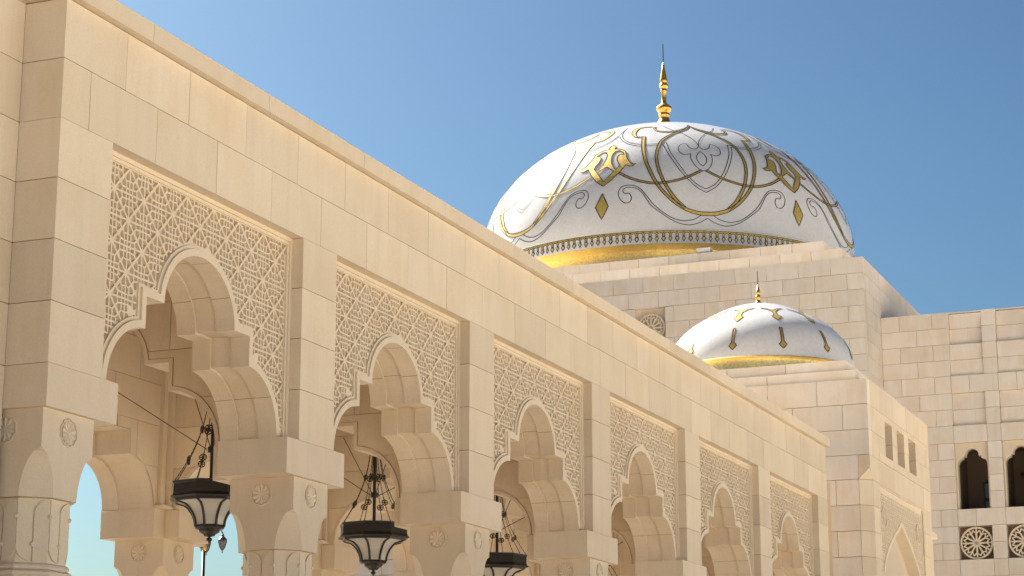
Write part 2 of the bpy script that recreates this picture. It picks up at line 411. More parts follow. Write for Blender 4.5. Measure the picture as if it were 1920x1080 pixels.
def rosette():
    """twelve petals in a scalloped ring, about the origin facing -y"""
    g = G(); n = 10
    for k in range(n):
        a0, a1 = 2*PI*k/n, 2*PI*(k+1)/n; am = (a0+a1)/2; e = .02
        pts = [(0,0)] + [(.088*math.cos(a0+e), .088*math.sin(a0+e)), (.105*math.cos(am), .105*math.sin(am)), (.088*math.cos(a1-e), .088*math.sin(a1-e))]
        V = [(x, -.004, z) for x, z in pts]; V[2] = (pts[2][0], -.016, pts[2][1]); V.append((.055*math.cos(am), -.011, .055*math.sin(am)))
        g.add(V, [(0,1,4),(1,2,4),(2,3,4),(3,0,4)])
    ring = []
    for k in range(40):
        a = 2*PI*k/40; r = .112 + .005*math.cos(n*a+PI); ring.append((r*math.cos(a), r*math.sin(a)))
    for k in range(40):
        (xa, za), (xb, zb) = ring[k], ring[(k+1) % 40]; f = 1.09
        g.add([(xa,-.012,za),(xb,-.012,zb),(xb*f,-.012,zb*f),(xa*f,-.012,za*f),(xa*f,.01,za*f),(xb*f,.01,zb*f),(xa,.01,za),(xb,.01,zb)],[(0,1,2,3),(3,2,5,4),(6,7,1,0)])
    return g
ros_me = meshdata('rosette', rosette().V, rosette().F, M['carved'])
def collar(cx, cy):
    """octagonal drum with interlocking tongues, bead and lattice band, shaft and base"""
    g = G(); H0, H1 = 3.432, 3.972; ap = .318; n = 8
    def drum(ap, z0, z1, g): 
        r = ap/math.cos(PI/8); g.lathe((cx, cy, 0), [(r, z0), (r, z1)], 8, PI/8)
    drum(ap, H0, H1, g)
    side = 2*(ap+.016)*math.tan(PI/8); h = side/2
    for f in range(8):
        ang = f*PI/4; ex = Vector((-math.sin(ang), math.cos(ang), 0)); en = Vector((math.cos(ang), math.sin(ang), 0)); c0 = Vector((cx, cy, 0))
        for s in (-1, 1):
            K = 9; top = []; bot = []
            for j in range(K+1):
                t = .006 + (h-.006-.0045)*j/K       # from the middle of the face to the corner
                d = h - t; top.append((t, H1-.012-h+math.sqrt(max(0, h*h-d*d)))); bot.append((t, H0+.012+h-math.sqrt(max(0, h*h-t*t))))
            for j in range(K):
                (ta, za), (tb, zb) = top[j], top[j+1]; (_, ya), (_, yb) = bot[j], bot[j+1]
                def Q(t, z, o): return c0 + ex*s*t + en*(ap+o) + Vector((0,0,z))
                V = [Q(ta,ya,.016),Q(tb,yb,.016),Q(tb,zb,.016),Q(ta,za,.016),Q(ta,ya,-.01),Q(tb,yb,-.01),Q(tb,zb,-.01),Q(ta,za,-.01)]
                g.add(V, [(0,1,2,3),(4,5,1,0),(3,2,6,7)] + ([(4,0,3,7)] if j == 0 else []) + ([(1,5,6,2)] if j == K-1 else []))
        p = c0 + en*(ap+.014) + Vector((0,0,H0+.155))
        g.lathe((p.x, p.y, p.z-.022), [(.004,0),(.017,.006),(.023,.022),(.017,.038),(.004,.044)], 8)
        ca = ang + PI/8; rr = (ap+.012)/math.cos(PI/8); p = c0 + Vector((math.cos(ca)*rr, math.sin(ca)*rr, H1-.155))
        g.lathe((p.x, p.y, p.z-.022), [(.004,0),(.017,.006),(.023,.022),(.017,.038),(.004,.044)], 8)
    cs = lambda r: r/math.cos(PI/8)
    g.lathe((cx, cy, 0), [(cs(.325),3.375),(cs(.345),3.385),(cs(.352),3.40),(cs(.345),3.418),(cs(.325),3.434)], 8, PI/8)
    g.lathe((cx, cy, 0), [(cs(.36),3.325),(cs(.372),3.34),(cs(.372),3.36),(cs(.345),3.378)], 8, PI/8)
    g.lathe((cx, cy, 0), [(cs(.335),2.85),(cs(.335),3.33)], 8, PI/8)
    for f in range(8):                                # interlaced arcs of the band
        ang = f*PI/4; ex = Vector((-math.sin(ang), math.cos(ang), 0)); en = Vector((math.cos(ang), math.sin(ang), 0)); c0 = Vector((cx, cy, 0))
        sd_ = 2*.335*math.tan(PI/8)
        for q in range(4):
            for rr in (.055, .085):
                xc = -sd_/2 + sd_*(q+.5)/4
                pts = [c0+en*.339+ex*max(-sd_/2, min(sd_/2, xc+rr*math.cos(t)))+Vector((0,0,3.20+rr*1.3*math.sin(t))) for t in [PI*i/8 for i in range(9)]]
                g.tube(pts, .008, 4)
    g.lathe((cx, cy, 0), [(cs(.36),2.78),(cs(.37),2.81),(cs(.36),2.85)], 8, PI/8)
    g.lathe((cx, cy, 0), [(cs(.36),.55),(cs(.33),.62),(cs(.31),2.78)], 8, PI/8)
    g.lathe((cx, cy, 0), [(cs(.46),0),(cs(.46),.45),(cs(.42),.5),(cs(.36),.55)], 8, PI/8)
    return g
gc = collar(U0, CY)
col_me = meshdata('column', [v - A.b for v in gc.V], gc.F, M['carved'])
neck_me = meshdata('capital', [v - A.b for v in neck.V], neck.F, M['stone'])
BACK = 4.318
for k in range(7):
    uc = U0 + k*P
    for row in (0, 1):
        dv = BACK*row; nv = 4.27*row
        a = 14.032 if (k == 0 and row == 0) else uc-.638
        im = G().box((a, 9.996+dv, ZI0), (uc+.638, 10.805+dv, ZI1))
        if row == 0: im.box((uc-.395, 10.805, ZI0+.003), (uc+.395, 11.0, ZI1-.003))
        else: im.box((uc-.395, 14.09, ZI0+.003), (uc+.395, 14.314, ZI1-.003))
        io = im.build('impost', M['stone'], A.o, A.b)
        ca = link('capital', neck_me, A.o, (k*P, nv, 0)); 
        for (dx, dy, rz) in ((0, -NH, 0), (-NH, 0, -PI/2)):
            link('rosette', ros_me, ca, Vector((U0+dx, CY+dy, 4.545)) - A.b, None, rz)
        link('column', col_me, A.o, (k*P, nv, 0))
# transverse arches between front and back piers
VC = 12.54
gt = G(); Ft = lambda x, y, z: (U0 + y, VC + x, z)        # y measured along u
HT = 1.78
over_arch(gt, tref(0), HT, 5.085, 8.0, lambda x, z: Ft(x, -.37, z)); over_arch(gt, tref(0), HT, 5.085, 8.0, lambda x, z: Ft(x, .37, z))
bridge(gt, tref(), tref(), lambda x, z: Ft(x, -.40, z), lambda x, z: Ft(x, .40, z))
for s in (-1, 1):
    bridge(gt, tref(), tref(.045), lambda x, z: Ft(x, s*.40, z), lambda x, z: Ft(x, s*.40, z))
    bridge(gt, tref(.045), tref(.045), lambda x, z: Ft(x, s*.40, z), lambda x, z: Ft(x, s*.37, z))
tme = meshdata('transverse_arch', [v - A.b for v in gt.V], gt.F, M['stone'])
ts = []
zr = [5.085, 5.615, 6.155, 6.695, 7.235, 7.775, 8.0]
for r in range(6):
    cuts = [-HT, 0, HT] if r % 2 else [-HT, -.95, .95, HT]
    for p, q in zip(cuts, cuts[1:]):
        gs = G()
        if arch_stone(gs, tref(.05), p+.004, q-.004, zr[r]+.004, zr[r+1]-.004, -.386, .02, Ft): ts.append(meshdata('wall_stone', [v - A.b for v in gs.V], gs.F, M['stone']))
for k in range(7):
    to = link('transverse_arch', tme, A.o, (k*P, 0, 0))
    for me in ts: link('wall_stone', me, to)
# back arcade wall
gb = G()
over_arch(gb, tref(0), P/2, 5.085, 8.5, lambda x, z: Fu(x, 14.345, z)); over_arch(gb, tref(0), P/2, 5.085, 8.5, lambda x, z: Fu(x, 15.1, z))
soffit(gb, [14.33, 14.55, 14.86, 15.10], [0, .0, -.03], Fu, tref)
bme = meshdata('back_arch', [v - A.b for v in gb.V], gb.F, M['stone'])
bs = []
for r in range(6):
    cuts = [-1.79, -.55, .55, 1.79] if r % 2 == 0 else [-1.79, -1.1, 0, 1.1, 1.79]
    for p, q in zip(cuts, cuts[1:]):
        gs = G()
        if arch_stone(gs, tref(.0), p+.004, q-.004, zr[r]+.004, zr[r+1]-.004, 14.33, .02, Fu): bs.append(meshdata('wall_stone', [v - A.b for v in gs.V], gs.F, M['stone']))
pmes = []
for s_ in (-1, 1):
    xa, xb = sorted((s_*1.62, s_*1.72)); pmes.append(('wall_pilaster', G().box(Fu(xa, 14.27, 5.122), Fu(xb, 14.338, 7.95))))
    xa, xb = sorted((s_*1.725, s_*1.80)); pmes.append(('wall_pilaster', G().box(Fu(xa, 14.21, 5.122), Fu(xb, 14.338, 7.95))))
    xa, xb = sorted((s_*1.56, s_*1.80)); pmes.append(('pilaster_base', G().box(Fu(xa, 14.19, 5.081), Fu(xb, 14.339, 5.12))))
pmes = [(n_, meshdata(n_, [v - A.b for v in g_.V], g_.F, M['stone'])) for n_, g_ in pmes]
for k in range(6):
    bo = link('back_arch', bme, A.o, (k*P, 0, 0))
    for me in bs: link('wall_stone', me, bo)
    for n_, me in pmes: link(n_, me, bo)
G().box((14.06, 10.76, 7.93), (41.05, 15.05, 8.45)).build('ceiling', M['stone'], A.o, A.b)
# wing wall beside the first pier
Wg = Thing('wing_wall', (11, 10.8, 0), 'smooth cream stone wall set back beside the first arcade pier', 'wall')
WX, WH = -9.0, 10.52
wc = G().box((WX, 10.46, 0), (14.02, 13.2, WH)).build('wall_core', M['joint'], Wg.o, Wg.b)
rows = [10.52, 9.975, 9.43, 8.87, 8.325] + COURSE[5::-1] + [4.535, 3.99, 3.445, 2.9, 2.35, 1.8, 1.25, .7, 0]
for i, (b_, a_) in enumerate(zip(rows, rows[1:])):
    cuts = [9.0] + [9.4 + 1.094*j + .547*(i % 2) for j in range(4)] + [14.026]
    for p, q in zip(cuts, cuts[1:]): block(Wg, (p+.003, 10.43, a_+.0035), (q-.003*(q < 14), 10.7, b_-.0035), 'stone', wc)
lw = G()                                            # the wall runs on past the picture
for i, (b_, a_) in enumerate(zip(rows, rows[1:])):
    x = 9.0
    while x > WX: lw.box((max(WX, x-2.18), 10.432, a_+.0035), (x-.006, 10.7, b_-.0035)); x -= 2.188
setp(lw.build('distant_courses', M['stone'], Wg.o, Wg.b), kind='stuff')

# ---------------------------------------------------------------- stone faces with openings
def sub_rect(rects, h):
    out = []
    for (x0, x1, z0, z1) in rects:
        a, b, c, d = h
        if a >= x1-.001 or b <= x0+.001 or c >= z1-.001 or d <= z0+.001: out.append((x0, x1, z0, z1)); continue
        if z0 < c: out.append((x0, x1, z0, c))
        if z1 > d: out.append((x0, x1, d, z1))
        zl, zh = max(z0, c), min(z1, d)
        if x0 < a: out.append((x0, a, zl, zh))
        if x1 > b: out.append((b, x1, zl, zh))
    return out
def stone_face(T, core, rows, x0, x1, holes, axis, pos, t, mk, gap=.012, mod=1.094, seed=0, keep=None, shifts=None):
    """ashlar on a wall; axis 'u': face looks to -u at u=pos, x runs along v; axis 'v': looks to -v, x runs along u"""
    rnd = random.Random(seed)
    for i, (zb, za) in enumerate(zip(rows, rows[1:])):
        sh = (shifts[i % len(shifts)] if shifts else (.547*(i % 2)))
        xs = [x0] + [x for x in (x0 + sh + mod*k for k in range(1 if sh < .2 else 0, 60)) if x0+.2 < x < x1-.2] + [x1]
        for p, q in zip(xs, xs[1:]):
            rs = [(p+gap/2, q-gap/2, za+gap/2, zb-gap/2)]
            for h in holes: rs = sub_rect(rs, h)
            for (a, b, c, d) in rs:
                if b-a < .03 or d-c < .03: continue
                if keep and not keep((a+b)/2, (c+d)/2): continue
                j = rnd.uniform(0, .006)
                if axis == 'u': block(T, (pos+j, a, c), (pos+t, b, d), mk, core)
                else: block(T, (a, pos+j, c), (b, pos+t, d), mk, core)

# ---------------------------------------------------------------- domes
def dome_point(c, a, b, az, z, lift=0, prof=None):
    """point and normal on the shell: az degrees, z above the shell's centre"""
    s = max(-1, min(1, z/b)); r = a*math.sqrt(max(0, 1-s*s)); ca, sa = math.cos(R(az)), math.sin(R(az))
    p = Vector((c[0]+r*ca, c[1]+r*sa, c[2]+z)); n = Vector((r*ca/a**2, r*sa/a**2, z/b**2)).normalized()
    return p + n*lift, n
def smooth(pts, m=5, closed=False):
    out = []; n = len(pts)
    for k in range(n-1):
        p0, p1, p2, p3 = pts[max(k-1,0)], pts[k], pts[k+1], pts[min(k+2,n-1)]
        for j in range(m):
            t = j/m; out.append(tuple(.5*((2*p1[i])+(-p0[i]+p2[i])*t+(2*p0[i]-5*p1[i]+4*p2[i]-p3[i])*t*t+(-p0[i]+3*p1[i]-3*p2[i]+p3[i])*t**3) for i in (0,1)))
    out.append(pts[-1]); return out
def dense(pts, step):
    out = [pts[0]]
    for p, q in zip(pts, pts[1:]):
        n = max(1, math.ceil(math.hypot((q[0]-p[0])*step[0], q[1]-p[1])/step[1]))
        out += [(p[0]+(q[0]-p[0])*j/n, p[1]+(q[1]-p[1])*j/n) for j in range(1, n+1)]
    return out
def strip(g, c, a, b, pts, w, lift, mi, wfun=None, az0=0, side=0):
    if wfun is None: pts = dense(pts, (R(1)*a, a*.03))
    P3 = [dome_point(c, a, b, az0+x, z, lift) for x, z in pts]; L = []; n = len(P3)
    for k, (p, nn) in enumerate(P3):
        t = (P3[min(k+1,n-1)][0]-P3[max(k-1,0)][0]); 
        if t.length < 1e-6: t = Vector((1,0,0))
        bn = nn.cross(t.normalized()).normalized(); ww = w*(wfun(k/(n-1)) if wfun else 1)/2
        L.append((p+bn*ww, p-bn*ww))
    V = [v for q in L for v in q]; F = [(2*k+1, 2*k+3, 2*k+2, 2*k) for k in range(n-1)]
    g.add(V, F, mi); return L
def ribbon(g, c, a, b, pts, w, az0, wfun=None, lift=.012, lw=.028):
    pts = smooth(pts); P3 = [dome_point(c, a, b, az0+x, z) for x, z in pts]
    strip(g, c, a, b, pts, w, lift, 0, wfun, az0)
    n = len(pts)
    for s in (-1, 1):                                 # black edges
        V = []
        for k, (p, nn) in enumerate(P3):
            t = (P3[min(k+1,n-1)][0]-P3[max(k-1,0)][0]).normalized(); bn = nn.cross(t).normalized()
            ww = w*(wfun(k/(n-1)) if wfun else 1)/2
            V += [p+nn*(lift+.005)+bn*s*(ww+lw*.5), p+nn*(lift+.005)+bn*s*(ww-lw*.5)]
        g.add(V, [(2*k, 2*k+1, 2*k+3, 2*k+2) for k in range(n-1)], 1)
ORN = {'lyre_outer': [(-16.96,4.17),(-21.17,4.192),(-23.88,4.096),(-24.57,3.864),(-23.88,3.67),(-22.29,3.511),(-19.79,3.495)],
'lyre_leg': [(-19.77,3.528),(-19.47,3.251),(-19.09,2.888),(-18.4,2.493),(-17.48,2.121),(-16.35,1.767),(-15.15,1.428),(-13.87,1.124),(-12.32,.851),(-10.5,.586),(-8.69,.379),(-6.28,.174),(-3.84,.054),(-1.69,.002),(0,-.007)],
'lyre_inner': [(0.2,4.318),(-1.67,4.018),(-5.06,3.803),(-7.94,3.653),(-10.6,3.45),(-12.63,3.231),(-13.73,2.963),(-14.35,2.571),(-14.27,2.201),(-13.73,1.848),(-12.75,1.462),(-11.67,1.137),(-10.31,.823),(-8.82,.532),(-7.47,.349),(-6.27,.203)],
'curl': [(-15.4,4.156),(-16.13,4.045),(-14.57,3.844),(-10.94,3.771),(-7.78,3.802),(-3.81,3.95),(-.97,4.138)],
'swag': [(-25.87,1.759),(-22.65,1.515),(-19.63,1.346),(-16.08,1.227),(-12.92,1.21),(-9.75,1.268),(-6.54,1.38),(-3.9,1.524),(-.5,1.76)],
'shield_out': [(-12.22,3.015),(-11.14,2.666),(-9.18,2.183),(-6.45,1.591),(-3.19,1.09),(0,.827)],
'shield_in': [(-11.07,3.101),(-10.07,2.663),(-8.16,2.181),(-5.48,1.592),(-2.82,1.181),(0,.968)],
'arm_in': [(-11.07,3.101),(-16.05,3.055),(-19.93,3.072),(-24.17,3.215),(-27.8,3.507),(-29.6,3.889),(-30,4.291)],
'arm_out': [(-12.22,3.015),(-15.99,2.966),(-20.59,2.99),(-24.36,3.127),(-27.44,3.346),(-30,3.677)],
'lobe': [(-4.03,3.037),(-4.98,3.047),(-6.6,2.944),(-7.11,2.771),(-6.72,2.577),(-5.21,2.47),(-3.31,2.528)],
'lobe_b': [(-3.31,2.528),(-3.46,2.288),(-2.55,1.986),(-1.23,1.795),(0,1.728)],
'lobe_in': [(-4.03,3.037),(-3.51,2.862),(-1.98,2.764),(-.73,2.804),(-.1,2.916)],
'stem': [(-.1,2.934),(-.28,3.082),(-1.69,3.357),(-4.09,3.62),(-6.03,3.764),(-9.47,3.965),(-12.38,4.231)],
'drop': [(0,2.651),(-1.23,2.481),(-1.61,2.295),(-1.09,2.092),(0,1.948)],
'volute': [(0,-.169),(-2.35,-.337),(-5.13,-.422),(-7.88,-.363),(-10.31,-.221),(-13.02,.03),(-15.75,.311),(-16.98,.551),(-18.56,.865),(-20.18,1.034),(-22.12,1.097),(-23.4,1.08),(-24.07,.985),(-23.81,.894),(-23.15,.843),(-22.36,.865),(-21.7,.762),(-21.52,.631),(-21.98,.507),(-23.24,.477),(-24.53,.598),(-25.3,.802),(-25.3,.978),(-24.41,1.146),(-22.48,1.191),(-20.53,1.14),(-18.9,1.0),(-17.3,.747),(-15.75,.458),(-14.53,.284),(-12.41,.048),(-10.3,-.14),(-8.18,-.244),(-6.04,-.272),(-3.57,-.201),(-1.7,-.055)],
'palm_outer': [(0,1.225),(2.48,1.464),(4.87,1.81),(6.29,2.097),(7.23,2.015),(8.28,1.993),(9.56,2.11),(8.42,2.112),(7.52,2.183),(6.52,2.339),(5.74,2.561),(5.38,2.73),(4.42,2.827),(2.68,2.911),(1.07,2.92),(.82,2.935),(1.15,3.0),(.9,3.09),(0,3.15)],
'palm_hole': [(4.88,2.589),(4.46,2.715),(2.86,2.834),(1.6,2.802),(.9,2.667),(.85,2.453),(1.45,2.209),(2.57,1.989),(3.12,1.893),(4.19,2.04),(3.91,2.169),(3.11,2.335),(2.82,2.496),(3.35,2.611),(4.06,2.628)],
'palm_core': [(0,2.081),(2.75,1.852),(0,1.418)]}
mirror = lambda pts: [(-x, z) for x, z in pts]
from mathutils.geometry import tessellate_polygon
def fill(g, c, a, b, loops, az0, lift, mi):
    L3 = [[Vector((x*R(1)*a, z, 0)) for x, z in lp] for lp in loops]
    Q2 = [p for lp in loops for p in lp]
    def sub(A_, B_, C_, d):
        e = [math.hypot((q[0]-p[0])*R(1)*a, q[1]-p[1]) for p, q in ((A_, B_), (B_, C_), (C_, A_))]; k = e.index(max(e))
        if d == 0 or e[k] < a*.045:
            V = [dome_point(c, a, b, az0+x, z, lift)[0] for x, z in (A_, B_, C_)]
            n = (V[1]-V[0]).cross(V[2]-V[0]); g.add(V if n.dot(V[0]-Vector(c)) > 0 else V[::-1], [(0,1,2)], mi); return
        if k == 1: A_, B_, C_ = B_, C_, A_
        if k == 2: A_, B_, C_ = C_, A_, B_
        Mx = ((A_[0]+B_[0])/2, (A_[1]+B_[1])/2); sub(A_, Mx, C_, d-1); sub(Mx, B_, C_, d-1)
    for t in tessellate_polygon(L3): sub(Q2[t[0]], Q2[t[1]], Q2[t[2]], 8)
def big_ornament(c, a, b, az):
    g = G(); LW = .028
    for s in (0, 1):
        f = mirror if s else (lambda p: p)
        ribbon(g, c, a, b, f(ORN['lyre_outer']), .125, az, lambda t: .30+1.0*math.sin(PI*min(1, t*1.1))**1.0, lift=.013)
        ribbon(g, c, a, b, f(ORN['lyre_leg']), .125, az, lambda t: 1.0-.25*t+.35*max(0, t-.7)/.3, lift=.0135)
        ribbon(g, c, a, b, f(ORN['lyre_inner']), .105, az, lambda t: .6+.4*min(1, t*3), lift=.0125 + .002*s)
        ribbon(g, c, a, b, f(ORN['curl']), .09, az, lambda t: .5+.5*math.sin(PI*t), lift=.012)
        ribbon(g, c, a, b, f(ORN['swag']), .085, az, None, lift=.0105)
        for k in ('shield_out','shield_in','arm_in','arm_out','lobe','lobe_b','lobe_in','stem','drop','volute'):
            strip(g, c, a, b, smooth(f(ORN[k])), LW if s == 0 else LW*.98, .009, 1, None, az)
    return g
def palmette(c, a, b, az):
    g = G(); half = ORN['palm_outer']; outer = half + [(-x, z) for x, z in reversed(half[1:-1])]
    h1 = ORN['palm_hole']; h2 = mirror(h1)[::-1]; cr = ORN['palm_core']; core = cr + [(-2.75, 1.852)]
    fill(g, c, a, b, [outer, h1, h2, core], az, .019, 0)
    for lp in (outer, h1, h2, core): strip(g, c, a, b, lp+[lp[0]], .03, .024, 1, None, az)
    return g
def diamond(c, a, b, az, pts):
    g = G(); fill(g, c, a, b, [pts], az, .012, 0); strip(g, c, a, b, pts+[pts[0]], .034, .016, 1, None, az); return g
def shell(c, a, b, z0, tip=0, n=96, m=40):
    prof = []
    for k in range(m+1):
        t = k/m; s0 = math.asin(z0/b); ph = s0 + (PI/2 - s0)*t
        z = b*math.sin(ph); prof.append((max(.004, a*math.cos(ph)), z + tip*max(0, (math.sin(ph)-.75)/.25)**2))
    return G().lathe(c, prof, n, 0, 0, False)

# ---------------------------------------------------------------- great domed block
MU, MV, MZ, MS = 65.0, 14.337, 18.46, 20.09
D = Thing('domed_palace_block', (MU+MS/2, MV+MS/2, 0), 'tall square stone palace block carrying the great white dome', 'building')
core = G().box((MU+.3, MV+.3, 0), (MU+MS-.3, MV+MS-.3, MZ-.02)).build('wall', M['joint_far'], D.o, D.b)
rows = [MZ - .5475*k for k in range(14)]
zlow = rows[-1]
hole = (21.21, 22.33, rows[4]+.006, rows[2]+.006-.0)
hole = (21.21, 22.33, 16.23, 17.35)
def seen(x, z):                                     # the part of the face above the arcade's coping as one walks past
    return z > 12.0 + (x - 15.5) * .46 - .9
stone_face(D, core, rows, MV, MV+MS, [hole], 'u', MU, .29, 'ashlar', .011, 1.094, 3, seen)
stone_face(D, core, rows[:9], MU+.3, MU+MS, [], 'v', MV, .29, 'ashlar', .011, 1.094, 5, lambda x, z: x < 78)
bk = G()                                            # the rest of the cladding, hidden behind the arcade
for i in range(13):
    zb, za = rows[i]-.008, rows[i+1]+.008
    xs = [MV + .547*(i % 2) + 1.094*k for k in range(0, 20)]
    hid = [x for x in xs if not seen(x+.547, (za+zb)/2) and x+1.094 < MV+MS+.01]
    for x in hid: bk.box((MU+.002, x+.008, za), (MU+.29, x+1.086, zb))
nr = int(zlow/.5475)
for i in range(nr):
    zb, za = zlow-.5475*i-.008, zlow-.5475*(i+1)+.008
    for k in range(18): 
        x = MV + .547*(i % 2) + 1.094*k
        bk.box((MU+.002, x+.008, za), (MU+.29, min(x+1.086, MV+MS), zb))
bk.box((MU+.31, MV+.012, 0), (MU+MS, MV+.30, rows[8]-.01)); bk.box((MU+13.2, MV+.013, rows[8]), (MU+MS, MV+.30, MZ-.01))
bk.box((MU+MS-.29, MV+.31, 0), (MU+MS-.01, MV+MS-.31, MZ-.01)); bk.box((MU+.31, MV+MS-.29, 0), (MU+MS, MV+MS-.01, MZ-.01))
setp(bk.build('lower_cladding', M['ashlar'], D.o, D.b), kind='stuff')
G().box((MU+.29, 21.1, 16.1), (MU+.32, 22.5, 17.5)).build('niche_back', M['ashlar'], D.o, D.b)
def wheel(r, n, d0, d1, bar=.05, rim=.055):
    """pierced stone rosette in the x-z plane facing -y, from y=d0 to y=d1"""
    g = G(); 
    def seg(p, q, w, dy=0):
        p, q = Vector((p[0],0,p[1])), Vector((q[0],0,q[1])); t = (q-p).normalized(); b = Vector((-t.z,0,t.x))*w/2
        V = []
        for y in (d0+dy, d1): V += [p-b+Vector((0,y,0)), q-b+Vector((0,y,0)), q+b+Vector((0,y,0)), p+b+Vector((0,y,0))]
        g.add(V, [(0,1,2,3),(4,5,1,0),(5,6,2,1),(6,7,3,2),(7,4,0,3)])
    m = 48
    for k in range(m):
        a0, a1 = 2*PI*k/m, 2*PI*(k+1)/m; r0, r1 = r-rim, r
        c0, s0, c1, s1 = math.cos(a0), math.sin(a0), math.cos(a1), math.sin(a1)
        V = [(r0*c0,d0,r0*s0),(r1*c0,d0,r1*s0),(r1*c1,d0,r1*s1),(r0*c1,d0,r0*s1),(r0*c0,d1,r0*s0),(r1*c0,d1,r1*s0),(r1*c1,d1,r1*s1),(r0*c1,d1,r0*s1)]
        g.add(V, [(0,1,2,3),(5,4,7,6)[::1],(1,5,6,2),(0,3,7,4)])
    for k in range(n):
        a = 2*PI*k/n; am = a + PI/n; cs = lambda q, t: (q*math.cos(t), q*math.sin(t))
        seg((0,0), cs(r*.60, a), bar, .002*(k % 3)); seg(cs(r*.60, a), cs(r*.9, a), bar*.8, .007)
        seg(cs(r*.60, a), cs(r*.80, am), bar*.75, .009); seg(cs(r*.60, a), cs(r*.80, a-PI/n), bar*.75, .011)
        seg(cs(r*.76, am), cs(r*.84, am), bar*.6, .013)
    g.lathe((0,0,0), [(.001,0),(r*.13,0)], 16)
    g.V[-32:] = [Vector((v.x, d0-.004, v.y)) for v in g.V[-32:]]
    return g
gwl = wheel(.5, 12, 0, .05)
wl_me = meshdata('carved_rosette', gwl.V, gwl.F, M['carved'])
link('carved_rosette', wl_me, D.o, Vector((MU+.10, 21.76, 16.67)) - D.b, None, -PI/2)
# weathered ledges
def ledge(T, u, v, s, a, b0, b1, z, name, mk='ashlar', mod=1.094):
    """set-back course round a square roof: inset a, from b0 to b1 above z"""
    lo = G().box((u+a+.05, v+a+.05, z+b0-.2), (u+s-a-.05, v+s-a-.05, z+b1-.02)).build(name, M['joint'], T.o, T.b)
    n = max(2, round((s-2*a)/mod)); L = (s-2*a)/n; t = .32
    for k in range(n):
        p, q = a+L*k+.006*(k > 0), a+L*(k+1)-.006*(k < n-1)
        block(T, (u+a, v+p, z+b0), (u+a+t, v+q, z+b1), mk, lo, 'ledge_stone')
        block(T, (u+s-a-t, v+p, z+b0), (u+s-a, v+q, z+b1), mk, lo, 'ledge_stone')
        p, q = max(p, a+t+.006), min(q, s-a-t-.006)
        if q - p > .05:
            block(T, (u+p, v+a, z+b0), (u+q, v+a+t, z+b1), mk, lo, 'ledge_stone')
            block(T, (u+p, v+s-a-t, z+b0), (u+q, v+s-a, z+b1), mk, lo, 'ledge_stone')
    G().box((u+a+t+.01, v+a+t+.01, z+b1-.1), (u+s-a-t-.01, v+s-a-t-.01, z+b1-.004)).build('roof_slab', M['paving'], T.o, T.b)
ledge(D, MU, MV, MS, .86, 0, .575, MZ, 'lower_ledge'); ledge(D, MU, MV, MS, 1.69, .575, 1.11, MZ, 'upper_ledge')
G().box((MU+.02, MV+.02, MZ-.3), (MU+MS-.02, MV+MS-.02, MZ-.001)).build('roof_slab', M['paving'], D.o, D.b)
DC = (MU+MS/2, MV+MS/2, 21.533); DA, DB = 7.355, 5.359
dome = shell(DC, DA, DB, -.56).build('dome', M['white'], D.o, D.b, smooth=True); dome['label'] = 'great white mosaic dome with gold and black scrollwork'
gd = G().lathe((DC[0], DC[1], 0), [(7.30,20.975),(7.275,20.97),(7.262,20.46)], 96, 0, 0, False); gd.build('rim_band', M['white'], dome, D.b, smooth=False)
gd = G().lathe((DC[0], DC[1], 0), [(7.262,20.46),(6.40,20.44),(6.40,19.3)], 96, 0, 0, False); gd.build('gold_drum', M['drum'], dome, D.b)
for k in range(6):
    big_ornament(DC, DA, DB, 209.7+60*k).build('scroll_ornament', [M['gold'], M['outline']], dome, D.b)
    palmette(DC, DA, DB, 179.5+60*k).build('gold_palmette', [M['gold'], M['outline']], dome, D.b)
    diamond(DC, DA, DB, 179.5+60*k, [(0,.936),(1.95,.40),(0,-.08),(-1.95,.40)]).build('gold_diamond', [M['gold'], M['outline']], dome, D.b)
# pendant frieze on the rim band
gf = G(); NP = 188; RB = 7.27
def fz(s, z, l): a = s/RB; return (DC[0]+(RB+l)*math.cos(a), DC[1]+(RB+l)*math.sin(a), 20.90+z)
pp = 2*PI*RB/NP
def fstrip(pts, w, l, mi):
    V = []; n = len(pts)
    for k, (x, z) in enumerate(pts):
        xa, za = pts[max(k-1,0)]; xb, zb = pts[min(k+1,n-1)]; d = math.hypot(xb-xa, zb-za); nx, nz = -(zb-za)/d*w/2, (xb-xa)/d*w/2
        V += [fz(x+nx, z+nz, l), fz(x-nx, z-nz, l)]
    gf.add(V, [(2*k+1, 2*k+3, 2*k+2, 2*k) for k in range(n-1)], mi)
for i in range(NP):
    s = i*pp; w = 1.25 if i % 2 else 1.0
    for r_, hgt in ((1.0, .0), ):
        arc = [(s+pp*(1-math.cos(t)), -.115+.11*math.sin(t)) for t in [PI*j/8 for j in range(9)]]
        fstrip(arc, .075, .006 + .002*(i % 2), 1); fstrip(arc, .03, .010 + .002*(i % 2), 0)
    fstrip([(s, -.10), (s, -.22)], .085*w, .0065, 1); fstrip([(s, -.10), (s, -.22)], .04*w, .0125, 0)
    for sc, l, mi in ((1.0, .014, 1), (.62, .017, 0), (.26, .020, 2)):
        c0 = -.275; q = [(s, c0+.115*sc), (s-.075*w*sc, c0+.01), (s, c0-.125*sc), (s+.075*w*sc, c0+.01)]
        gf.add([fz(x, z, l) for x, z in q], [(0,1,2,3)], mi)
    gf.add([fz(s+pp/2+.016*math.cos(t), .045+.016*math.sin(t), .005) for t in [2*PI*j/6 for j in range(6)]], [tuple(range(6))[::-1]], 0)
gf.build('pendant_frieze', [M['gold'], M['outline'], M['white']], dome, D.b)
fs, fz_ = .0214/6.35, .0225/6.35
